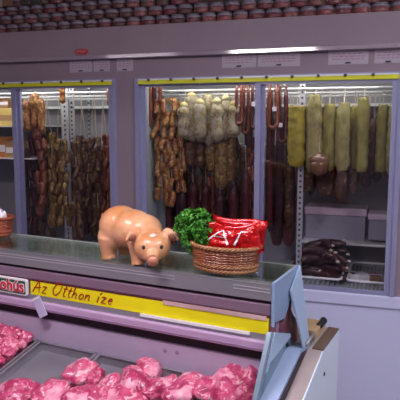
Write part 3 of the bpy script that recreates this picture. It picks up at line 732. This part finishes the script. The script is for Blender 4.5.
tot = sum(GL[c][0] + .08 for c in 'Az Otthon íze'); ue = onV(113, 300)[0]; sx = (ue - us) / tot
for ch in 'Az Otthon íze':
    wd, st_ = GL[ch]; ink = MB()
    for k in st_:
        pts = []
        for i in range(len(k) - 1):
            for q in range(4):
                f = q / 4; pts.append((k[i][0] * (1 - f) + k[i + 1][0] * f, k[i][1] * (1 - f) + k[i + 1][1] * f))
        pts.append(k[-1])
        hh = H * (1.0 if X < 3.2 else .86)
        P = [(us + (X + a) * sx + b * hh * .36, -.0010, 1.087 + b * hh) for a, b in pts]
        ink.tube(P, [.0022 * (1.15 - .5 * i / len(P)) for i in range(len(P))], 6, flat=.35)
    X += wd + .08
    if st_: ink.build('painted_letter', 'inkred', bn)
# green sign, cut by the picture's left edge
u1 = onV(29, 295)[0]; u0 = u1 - .24
t = thing('name_sign', 'dark green sign with red letters and a white border at the counter front', 'sign', W(0, -.006, 0), CA)
za, zb = 1.071, 1.126
def rrect(x0, x1, z0, z1, r):
    P = []
    for cx_, cz_, a0 in ((x1 - r, z1 - r, 0), (x0 + r, z1 - r, 90), (x0 + r, z0 + r, 180), (x1 - r, z0 + r, 270)):
        for k in range(5): A = R(a0 + k * 22.5); P.append((cx_ + r * math.cos(A), cz_ + r * math.sin(A)))
    return P
MB().prism(rrect(u0, u1, za, zb, .008), 1, -.004, .006).build('sign_border', 'white', t)
MB().prism(rrect(u0 + .005, u1 - .005, za + .005, zb - .005, .005), 1, -.0055, -.0035).build('sign_face', 'signgreen', t)
def text_mesh(body, size, offset, name, m, parent, loc, ext=.0006):
    cu = bpy.data.curves.new(name, 'FONT'); cu.body = body; cu.size = size; cu.offset = offset; cu.extrude = ext; cu.align_x = 'RIGHT'
    o = bpy.data.objects.new(name, cu); COL.objects.link(o); bpy.context.view_layer.update()
    me = bpy.data.meshes.new_from_object(o.evaluated_get(bpy.context.evaluated_depsgraph_get())); COL.objects.unlink(o); bpy.data.objects.remove(o)
    me.materials.clear(); me.materials.append(M[m]); ob = bpy.data.objects.new(name, me); COL.objects.link(ob); ob.parent = parent
    ob.location = loc; ob.rotation_euler = (PI / 2, 0, 0); return ob
text_mesh('ohús', .056, .0036, 'letter_outline', 'foilwhite', t, (u1 - .009, -.0060, za + .0125))
text_mesh('ohús', .056, .0012, 'letters', 'signred', t, (u1 - .009, -.0072, za + .0125))
# hanging tag
qa = onV(40, 307, -.02)
t = thing('shelf_tag', 'lilac-white paper tag hanging askew beside the green sign', 'tag', W(qa[0], -.021, qa[1]), rot=(0, R(24), 0))
t.rotation_euler = Euler((0, R(-28), CA))
MB().box(-.018, .018, -.0012, .0012, -.034, .036).build('paper', 'lilacpaper', t)
MB().box(-.016, .016, -.0024, -.0012, .028, .034).build('clip', 'white', t)

# --- trays
TL = .46
def tray(ua, ub, desc):
    v0 = -.015
    t = thing('meat_tray', desc, 'tray', W((ua + ub) / 2, v0, deckz(v0) + .0015), rot=Euler((0, 0, 0)), group='steel meat trays')
    t.rotation_euler = (Matrix.Rotation(CA, 4, 'Z') @ Matrix.Rotation(R(12.5), 4, 'X')).to_euler()
    w = (ub - ua) / 2; d = TL; h = .026; k = .012
    b = MB()
    V = [(-w + k, -k, 0), (w - k, -k, 0), (w - k, -d + k, 0), (-w + k, -d + k, 0), (-w + .004, -.004, h), (w - .004, -.004, h), (w - .004, -d + .004, h), (-w + .004, -d + .004, h)]
    b.add(V, [(3, 2, 1, 0)[::-1], (0, 1, 5, 4), (1, 2, 6, 5), (2, 3, 7, 6), (3, 0, 4, 7)])
    o = b.build('pan', 'steel', t); md = o.modifiers.new('s', 'SOLIDIFY'); md.thickness = .0016; md.offset = 0
    m = MB()
    m.box(-w, w, -.008, 0, h, h + .003).box(-w, w, -d, -d + .008, h, h + .003).box(-w, -w + .009, -d, 0, h, h + .003).box(w - .009, w, -d, 0, h, h + .003)
    m.build('rim', 'steel', t)
    return t
TR = [(-1.03, -.805, 'steel tray heaped with small pork pieces at the left edge'), (-.80, -.565, 'nearly empty steel tray, second from the left'),
      (-.56, -.345, 'steel tray of pork chunks, third from the left'), (-.34, -.125, 'steel tray of pork chunks, fourth from the left'), (-.12, -.008, 'narrow steel tray at the right end of the counter')]
for a_ in TR: tray(*a_)
# --- meat
def chunk_mesh(seed, m, rough=.3):
    bm = bmesh.new(); bmesh.ops.create_icosphere(bm, subdivisions=4, radius=1)
    V = []
    for v in bm.verts:
        c = v.co.copy(); o_ = Vector((seed * 7.3, seed * 2.1, seed * 5.7))
        n1 = noise.noise(c * 1.1 + o_); n2 = noise.noise(c * 2.6 + o_ * 2); rid = abs(noise.noise(c * 2.0 + o_ * 3)); r4 = abs(noise.noise(c * 4.5 + o_))
        f = 1 + rough * 1.5 * n1 + rough * .35 * n2 - .10 * max(0, .10 - rid) / .10 * rough * 2.2 - .015 * max(0, .2 - r4) / .2
        q = c * f; q.z = max(q.z, -.62); V.append(q + Vector((0, 0, .62)))
    b = MB().add(V, [tuple(v.index for v in f.verts) for f in bm.faces]); bm.free(); return b.mesh('pork', m, True)
CH = [chunk_mesh(s, ['meat', 'meatpale', 'meatdeep'][s % 3], .26) for s in range(9)]
def cap_mesh(me, seed):                  # a fat cover lying over part of a chunk
    V = []; idx = {}; Fc = []; ax = Vector((math.cos(seed), math.sin(seed) * .6, .5)).normalized()
    keep = [p for p in me.polygons if (p.center - Vector((0, 0, .62))).normalized().dot(ax) + .35 * noise.noise(p.center * 2.2 + Vector((seed, 0, 0))) > .72]
    for p in keep:
        f = []
        for i in p.vertices:
            if i not in idx: idx[i] = len(V); v = me.vertices[i]; V.append(v.co + v.normal * .012)
            f.append(idx[i])
        Fc.append(tuple(f))
    return MB().add(V, Fc).mesh('fat_cover', M['fat'], True)
M['fat'] = mat('pork_fat', (.84, .40, .50), .32, var=(.66, .15, .28), vscale=2.4, bump=.2, coat=.25)
CAPS = [cap_mesh(me, i * 1.3 + .4) for i, me in enumerate(CH)]
def chunk(k, u, v, z, sx_, sy_, sz_, rot, label, group, cap=True):
    t = thing('pork_piece', label, 'meat', W(u, v, z), 0, group)
    t.rotation_euler = (Matrix.Rotation(CA, 4, 'Z') @ Matrix.Rotation(R(12.5), 4, 'X') @ Matrix.Rotation(rot, 4, 'Z')).to_euler()
    o = bpy.data.objects.new('pork', CH[k % 9]); COL.objects.link(o); o.parent = t; o.scale = (sx_, sy_, sz_)
    if cap:
        o2 = bpy.data.objects.new('fat_cover', CAPS[k % 9]); COL.objects.link(o2); o2.parent = t; o2.scale = (sx_, sy_, sz_)
    return t
rnd = random.Random(21)
# x, base y, width, height, extra lift, mesh, rotation
BIG = [(78, 386, 34, 26, 0, 1, .5, 'tray 2'), (96, 388, 20, 17, 0, 5, 1.5, ''), (14, 404, 46, 18, 0, 2, .2, ''), (47, 408, 42, 22, 0, 3, 2.2, ''), (78, 412, 42, 22, 0, 8, 1.0, ''), (100, 409, 34, 24, 0, 0, 2.0, ''),
       (147, 382, 29, 21, 0, 4, .3, ''), (133, 387, 28, 18, 0, 7, 2.5, ''), (112, 398, 32, 22, 0, 6, .9, ''), (130, 401, 44, 26, 0, 2, 1.9, ''), (152, 402, 36, 22, 0, 5, .4, ''), (120, 413, 46, 24, 0, 3, .1, ''),
       (169, 393, 22, 15, 0, 7, 1.1, ''), (189, 396, 34, 20, 0, 4, 2.8, ''), (205, 402, 36, 22, 0, 0, .7, ''), (176, 408, 40, 22, 0, 8, 1.6, ''),
       (232, 391, 40, 25, 0, 3, .2, ''), (250, 393, 26, 26, 0, 6, 1.3, ''), (224, 407, 36, 24, 0, 5, 2.2, ''), (246, 410, 30, 24, 0, 2, .6, '')]
LB = ['pale pork chunk standing alone in the second tray with grey steel around it', 'small pork chunk touching the right side of the lone tray chunk', 'flat pork piece in the bottom left corner of the photo',
      'pork chunk at the front of the second tray, second from left', 'pork chunk at the photo bottom, directly in front of the lone chunk', 'pork chunk at the front, in the right corner of the second tray',
      'rounded pink pork chunk lying highest in the third tray', 'pale pork chunk tucked just below the highest chunk in the third tray', 'pork chunk at the left side of the third tray', 'largest pork chunk in the middle of the third tray',
      'pork chunk at the right side of the third tray', 'pork chunk at the photo bottom in the third tray', 'small pork chunk at the left back of the fourth tray', 'pale pork chunk in the middle of the fourth tray, highest there',
      'pork chunk at the right of the fourth tray, below the ham-like joint', 'pork chunk at the photo bottom in the fourth tray', 'big rounded pork joint leaning by the counter right end', 'deep pink pork joint right against the counter end pane',
      'pork chunk below the big rounded joint at the right end', 'pork chunk in the bottom right of the meat display']
for i, (x, y, w, h, lift, k, rot, _) in enumerate(BIG):
    u, v = onDeck(x, y - 3, .004); P = W(u, v, deckz(v)); s = (P - CAM).dot(FW) / FPX
    cw = w * s / 2; ch_ = h * s / 1.75
    chunk(k, u, v + cw * .3, deckz(v + cw * .3) + .004, cw, cw * .85, ch_ / 1.1, rot, LB[i], 'pork chunks in the steel trays')
n = 0
for iu in range(8):
    for iv in range(10):
        u = -1.015 + iu * .028 + rnd.uniform(-.009, .009); v = -.035 - iv * .030 + rnd.uniform(-.009, .009)
        e = min(1, (-.815 - u) / .10, (-.012 - v) / .05)
        if e < .12: continue
        hgt = .052 * math.sqrt(max(0, e)) + .012
        x_, y_ = proj(W(u, v, deckz(v) + hgt))
        if x_ < -14 or y_ > 405: continue
        sz = rnd.uniform(.019, .027)
        t = chunk(rnd.randrange(9), u, v, deckz(v) + hgt - .012, sz, sz * rnd.uniform(.8, 1.2), sz * .8, rnd.random() * 6, 'small pink pork piece in the heaped tray at the left edge of the counter', 'heap of small pork pieces in the left tray', cap=rnd.random() < .5)
        n += 1
# mound filler pieces under the top layer
for iu in range(4):
    for iv in range(5):
        u = -.995 + iu * .045; v = -.06 - iv * .055
        chunk(iu + iv, u, v, deckz(v) + .004, .03, .03, .03, iu + iv, 'small pink pork piece in the heaped tray at the left edge of the counter', 'heap of small pork pieces in the left tray', cap=False)

# ------------------------------------------------------------------ the pig figurine
def remesh_obj(b, name, m, voxel, smooth=6):
    me = b.mesh('tmp', m, True); o = bpy.data.objects.new('tmp', me); COL.objects.link(o)
    md = o.modifiers.new('r', 'REMESH'); md.mode = 'VOXEL'; md.voxel_size = voxel; md.use_smooth_shade = True
    sm = o.modifiers.new('s', 'SMOOTH'); sm.factor = .6; sm.iterations = smooth
    bpy.context.view_layer.update()
    r = bpy.data.meshes.new_from_object(o.evaluated_get(bpy.context.evaluated_depsgraph_get()))
    bpy.data.objects.remove(o); r.name = name
    if not r.materials: r.materials.append(M[m])
    r.polygons.foreach_set('use_smooth', [True] * len(r.polygons)); return r
pu, pv = onZ(131, 260, ZS); PS = .0117
pig = thing('pig_figurine', 'peach ceramic pig figurine standing on the glass counter top', 'figurine', W(pu, max(.068, min(.13, pv)), ZS + .0005), R(-18)); pig.scale = (1.02, 1.06, .94)
b = MB(); cm = lambda *a: tuple(q * PS for q in a)
HY = R(-48); HM = Matrix.Rotation(HY, 3, 'Z')
b.ball(cm(-4.0, 0, 9.3), cm(5.8, 5.6, 6.0), sub=3).ball(cm(0, 0, 9.0), cm(6.8, 5.5, 5.6), sub=3).ball(cm(4.2, 0, 8.4), cm(4.8, 5.0, 5.2), sub=3)
for sy in (-1, 1):
    b.ball(cm(-5.4, sy * 2.6, 6.2), cm(3.4, 3.0, 4.2), sub=3).ball(cm(4.6, sy * 2.5, 6.0), cm(2.9, 2.7, 3.6), sub=3)
b.ball(cm(6.8, -.9, 7.2), cm(3.8, 4.0, 4.2), sub=3)
hc = Vector(cm(9.2, -2.4, 5.5))
def hp(*a): return hc + HM @ Vector(cm(*a))
b.ball(hc, cm(4.1, 4.6, 4.1), HM, 3)
b.tube([hp(1.5, 0, -.8), hp(3.4, 0, -1.5), hp(5.0, 0, -2.1)], [q * PS for q in (3.0, 2.0, 1.45)], 16)
b.ball(hp(2.0, 0, -2.0), cm(2.6, 2.6, 1.9), HM, 2)
for sy in (-1, 1):                    # ears
    base = hp(-.6, sy * 2.8, 2.4); tip = hp(1.2, sy * 6.6, 1.9); 
    b.tube([base, hp(-.2, sy * 3.8, 3.2), hp(.3, sy * 5.2, 3.0), tip], [q * PS for q in (1.4, 2.1, 1.6, .35)], 12, flat=.55)
for lx, ly, lr in ((-5.6, -3.0, 2.3), (-5.6, 3.0, 2.3), (4.6, -2.9, 2.0), (4.6, 2.9, 2.0)):
    b.tube([cm(lx + .3, ly, 6.5), cm(lx, ly, 3.2), cm(lx + .1, ly, 1.2), cm(lx + .3, ly, .0)], [q * PS for q in (lr * 1.3, lr, lr * .85, lr * .92)], 14)
me = remesh_obj(b, 'body', 'pig', .0030, 9)
o = bpy.data.objects.new('body', me); COL.objects.link(o); o.parent = pig
MB().lathe([(0.0001, 0), (.95 * PS, .0005), (1.25 * PS, .25 * PS), (1.38 * PS, .9 * PS)][::-1], 20).build('snout', 'pigpink', pig, True, loc=hp(5.55, 0, -2.25)).rotation_euler = (Matrix.Rotation(HY, 3, 'Z') @ Matrix.Rotation(R(108), 3, 'Y')).to_euler()
for sy in (-1, 1):
    MB().ball((0, 0, 0), cm(.30, .34, .5), HM, 2).build('nostril', 'maroon', pig, True, loc=hp(5.78, sy * .55, -2.3))
    MB().ball((0, 0, 0), cm(.50, .50, .60), HM, 2).build('eye', 'black', pig, True, loc=hp(3.35, sy * 2.1, .6))
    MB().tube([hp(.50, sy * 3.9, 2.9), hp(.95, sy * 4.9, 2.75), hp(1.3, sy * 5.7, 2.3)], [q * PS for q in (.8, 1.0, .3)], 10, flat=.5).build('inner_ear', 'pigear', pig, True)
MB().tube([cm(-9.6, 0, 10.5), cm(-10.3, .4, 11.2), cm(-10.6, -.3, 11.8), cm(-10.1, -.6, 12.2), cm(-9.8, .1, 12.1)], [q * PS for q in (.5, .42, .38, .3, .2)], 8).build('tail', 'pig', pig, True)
MB().ball((0, 0, 0), cm(.9, .8, .3), HM, 2).build('forehead_highlight', 'pighighlight', pig, True, loc=hp(1.9, .1, 3.5)).rotation_euler = (HM @ Matrix.Rotation(R(25), 3, 'Y')).to_euler()  # forehead highlight modelled as a pale patch

# ------------------------------------------------------------------ baskets
def basket(loc, rotz, rx, ry, h, taper, label, m, mr):
    t = thing('wicker_basket', label, 'basket', loc, rotz)
    rows = 9; n = 60; st = 30
    def pt(a, z, off=0):
        f = taper + (1 - taper) * (z / h) ** .8; return ((rx * f + off) * math.cos(a), (ry * f + off) * math.sin(a), z)
    w = MB()
    for i in range(rows):
        z = .006 + (h - .016) * i / (rows - 1)
        for ph in (0, 1):
            w.tube([pt(2 * PI * k / n, z + .0015 * math.sin(2 * PI * k / n * st / 2 + ph), .0032 * math.cos(2 * PI * k / n * st / 2 + PI * (i + ph))) for k in range(n)], .0038, 6, True)
    w.build('woven_wall', m, t, True)
    s_ = MB()
    for k in range(st): a = 2 * PI * k / st; s_.tube([pt(a, .003), pt(a, h * .5), pt(a, h)], .0024, 5)
    s_.build('stakes', m, t, True)
    f = taper; MB().lathe([(.001, .002), (.96, .002), (.97, .008), (.001, .008)], 32).build('base', m, t).scale = (rx * f, ry * f, 1)
    for nm, z, rr in (('rim', h, .0058), ('base_braid', .010, .0048), ('waist_braid', h * .30, .0040)):
        r_ = MB()
        for ph in range(3):
            r_.tube([pt(2 * PI * k / 96, z + .0038 * math.sin(2 * PI * k / 96 * 16 + ph * 2.094), .003 + .0038 * math.cos(2 * PI * k / 96 * 16 + ph * 2.094)) for k in range(96)], rr * .62, 6, True)
        r_.build(nm, mr, t, True)
    return t
bu, bv = onZ(225.5, 270.5, ZS)
BP = W(bu, bv, ZS + .003); bs = (BP - CAM).dot(FW) / FPX
RX = 34.5 * bs; BH = .075
basket(BP, CA, RX, .072, BH, .86, 'oval wicker basket holding parsley and red packets on counter top', 'wicker', 'wickerrim')
# left-edge basket
u5, v5 = onZ(0, 237, ZS)
LP = W(u5 - .006, max(.14, min(.165, v5)), ZS + .003)
basket(LP, CA, .054, .045, .072, .70, 'small reddish wicker basket cut off by the left photo edge', 'terracotta', 'terracotta')
rnd = random.Random(3)
for i, (dx, dy, dz, a, d) in enumerate(((-.020, .0, .050, .2, 'crumpled lilac paper bag on the left in the small basket'), (.014, -.004, .048, -.25, 'crumpled lilac-white paper bag leaning right in the small left basket'))):
    t = thing('paper_bag', d, 'paper bag', LP + Vector((dx, dy, dz)), a, 'paper bags in the small basket')
    bm = bmesh.new(); bmesh.ops.create_icosphere(bm, subdivisions=3, radius=1)
    V = [Vector((v.co.x * .024, v.co.y * .02, v.co.z * .034 + .02)) * (1 + .35 * noise.noise(v.co * 3 + Vector((i * 5, 0, 0)))) for v in bm.verts]
    MB().add(V, [tuple(v.index for v in f.verts) for f in bm.faces]).build('bag', 'lilacpaper' if i == 0 else 'white', t); bm.free()
    MB().tube([(-.012, 0, .05), (0, .003, .056), (.013, 0, .051)], .003, 6).build('folded_top', 'lilacpaper', t)
# parsley
PC = BP + CU * (-.048 - .058 * 0 - .02) + Vector((0, 0, .03))
px0 = PC
par = thing('parsley_bunch', 'bright green curly parsley bunch standing in the left of the wicker basket', 'parsley', PC - CU * .028 + Vector((0, 0, .004)), CA); par.scale = (1.15, 1.1, 1.15)
fo = MB(); rnd = random.Random(5)
lob = [(-.012, 0, .085, .036), (-.032, -.006, .062, .030), (.018, -.004, .076, .034), (.004, -.016, .052, .034), (.032, -.010, .056, .026), (-.024, -.010, .098, .022), (.016, 0, .102, .022), (-.042, -.004, .088, .017), (-.008, -.018, .030, .026), (.03, -.014, .032, .022)]
for lx, ly, lz, lr in lob:
    for k in range(int(60 * (lr / .03) ** 2)):
        d = Vector((rnd.gauss(0, 1), rnd.gauss(0, 1), rnd.gauss(0, 1))).normalized()
        c = Vector((lx, ly, lz)) + d * lr * rnd.uniform(.75, 1.05)
        nrm = (d + Vector((rnd.uniform(-.6, .6), rnd.uniform(-.6, .6), rnd.uniform(-.6, .6)))).normalized(); a = nrm.orthogonal().normalized(); b_ = nrm.cross(a); s = rnd.uniform(.0055, .0095)
        ring = []; q = 8
        for j in range(q):
            A = 2 * PI * j / q; rr = s * (1 if j % 2 else .6); ring.append(c + (a * math.cos(A) + b_ * math.sin(A)) * rr + nrm * (s * .45 * math.sin(A * 3 + k)))
        fo.add([c] + ring, [(0, 1 + j, 1 + (j + 1) % q) for j in range(q)])
fo.build('foliage', 'parsley', par)
sm = MB()
for lx, ly, lz, lr in lob: sm.tube([(lx * .3, ly * .3, 0), (lx * .7, ly * .7, lz * .5), (lx, ly, lz)], .0018, 5)
sm.build('stems', 'stem', par, True)
# red packets
def packet(loc, w, h, t_, rot, label, marks, seed):
    t = thing('snack_packet', label, 'packet', loc, 0, 'red foil packets in the wicker basket'); t.rotation_euler = rot
    nx, nz = 22, 18
    def sf(u, v, sd):
        e = (max(0, math.sin(PI * u)) ** .5) * (max(0, math.sin(PI * min(1, max(0, (v - .06) / .88)))) ** .45)
        wr_ = noise.noise((u * 5, v * 5, seed)) * .38 + noise.noise((u * 13, v * 9, seed + 4)) * .16
        edge = 1 - .05 * math.sin(PI * v)
        zz = v * h + .05 * h * math.sin(u * 6 + seed) * v
        return Vector(((u - .5) * w * edge, sd * (t_ / 2) * e * (1 + wr_) + .0004 * sd + .004 * math.sin(u * 5 + seed) * v, zz))
    V = []; Fc = []
    for sd in (-1, 1):
        o_ = len(V)
        for j in range(nz + 1):
            for i in range(nx + 1): V.append(sf(i / nx, j / nz, sd))
        for j in range(nz):
            for i in range(nx):
                f = (o_ + j * (nx + 1) + i, o_ + j * (nx + 1) + i + 1, o_ + (j + 1) * (nx + 1) + i + 1, o_ + (j + 1) * (nx + 1) + i); Fc.append(f if sd < 0 else f[::-1])
    MB().add(V, Fc).build('foil_bag', 'redfoil', t, True)
    for mk in marks:
        m = MB(); (ua, va), (ub, vb), wd = mk; n_ = 10; V2 = []; F2_ = []
        dx, dz = (ub - ua) * w, (vb - va) * h; L_ = math.hypot(dx, dz); ox, oz = -dz / L_ * wd / w, dx / L_ * wd / h
        for i in range(n_ + 1):
            f = i / n_; k = 1 - .55 * f
            for s_ in (-1, 1): q = sf(ua + (ub - ua) * f + s_ * ox * k, va + (vb - va) * f + s_ * oz * k, -1); V2.append(q + Vector((0, -.0012, 0)))
        for i in range(n_): F2_.append((2 * i, 2 * i + 1, 2 * i + 3, 2 * i + 2))
        m.add(V2, F2_).build('printed_mark', 'foilwhite', t)
    return t
amark = [((.06, .40), (.50, .84), .0026), ((.70, .36), (.50, .84), .0036), ((.24, .56), (.60, .60), .0015)]
packet(BP + CU * .000 + CV * -.026 + Vector((0, 0, .050)), .112, .086, .035, (R(-14), R(2), CA), 'red foil packet with a white angular mark beside the parsley', amark, 1)
packet(BP + CU * .060 + CV * -.018 + Vector((0, 0, .054)), .114, .086, .032, (R(-10), R(-8), CA + R(8)), 'red foil packet with a slanted white stroke on the basket right', [((.34, .34), (.56, .78), .0034), ((.56, .78), (.74, .72), .002)], 2)
packet(BP + CU * .025 + CV * .022 + Vector((0, 0, .066)), .172, .084, .03, (R(-6), R(4), CA), 'red foil packet standing behind the other two in the basket', [], 3)

# ------------------------------------------------------------------ lamps
def unseen_ceiling_lamp(x, y, rz, power, col, label, L=1.3):  # unseen fixtures added to light the shop
    t = thing('unseen_ceiling_lamp', label, 'lamp', (x, y, 2.998), rz, 'ceiling lamps')
    MB().box(-L / 2, L / 2, -.09, .09, -.06, 0).build('housing', 'whitemetal', t)
    for s_ in (-1, 1): MB().tube([(-L / 2 + .03, s_ * .045, -.075), (L / 2 - .03, s_ * .045, -.075)], .013, 8).build('lamp_tube', 'tube', t, True)
    ld = bpy.data.lights.new('lamp_light', 'AREA'); ld.shape = 'RECTANGLE'; ld.size = L; ld.size_y = .18; ld.energy = power; ld.color = col
    lo = bpy.data.objects.new('lamp_light', ld); COL.objects.link(lo); lo.parent = t; lo.location = (0, 0, -.095)
unseen_ceiling_lamp(1.15, -1.75, R(90), 34, (.88, .88, 1), 'twin-tube ceiling lamp over the counter, out of view')
unseen_ceiling_lamp(-.1, -3.6, 0, 14, (1, .86, .97), 'unseen twin-tube ceiling lamp added behind the viewer')
def pendant(x, y, z, L, power, col, label, tube='tube'):
    t = thing('pendant_lamp', label, 'lamp', (x, y, z), 0, 'lamps hung over the counter')
    MB().prism([(-.05, .03), (.05, .03), (.085, -.02), (-.085, -.02)], 0, -L / 2, L / 2).build('reflector', 'whitemetal', t)
    MB().tube([(-L / 2 + .01, 0, -.04), (L / 2 - .01, 0, -.04)], .018, 10).build('lamp_tube', tube, t, True)
    for s_ in (-1, 1): MB().tube([(s_ * L * .4, 0, .03), (s_ * L * .4, 0, 3.0 - z)], .004, 6).build('suspension_wire', 'whitemetal', t, True)
    ld = bpy.data.lights.new('lamp_light', 'AREA'); ld.shape = 'RECTANGLE'; ld.size = L; ld.size_y = .14; ld.energy = power; ld.color = col
    lo = bpy.data.objects.new('lamp_light', ld); COL.objects.link(lo); lo.parent = t; lo.location = (0, 0, -.060)
pendant(-.92, -1.95, 2.42, .68, 19, (1, .86, .98), 'bright tube lamp hanging over the counter, out of view')
pendant(-2.07, -1.95, 2.42, .64, 1.5, (1, .86, .98), 'dim tube lamp hanging over the left counter end, out of view', 'tube_dim')
w = bpy.data.worlds.new('world'); SC.world = w; w.use_nodes = True
w.node_tree.nodes['Background'].inputs[0].default_value = (.30, .26, .36, 1); w.node_tree.nodes['Background'].inputs[1].default_value = .3

vs = SC.view_settings; SC.display_settings.display_device = 'sRGB'
vs.view_transform = 'Standard'; vs.look = 'None'; vs.exposure = 0; vs.gamma = 1; vs.use_curve_mapping = False
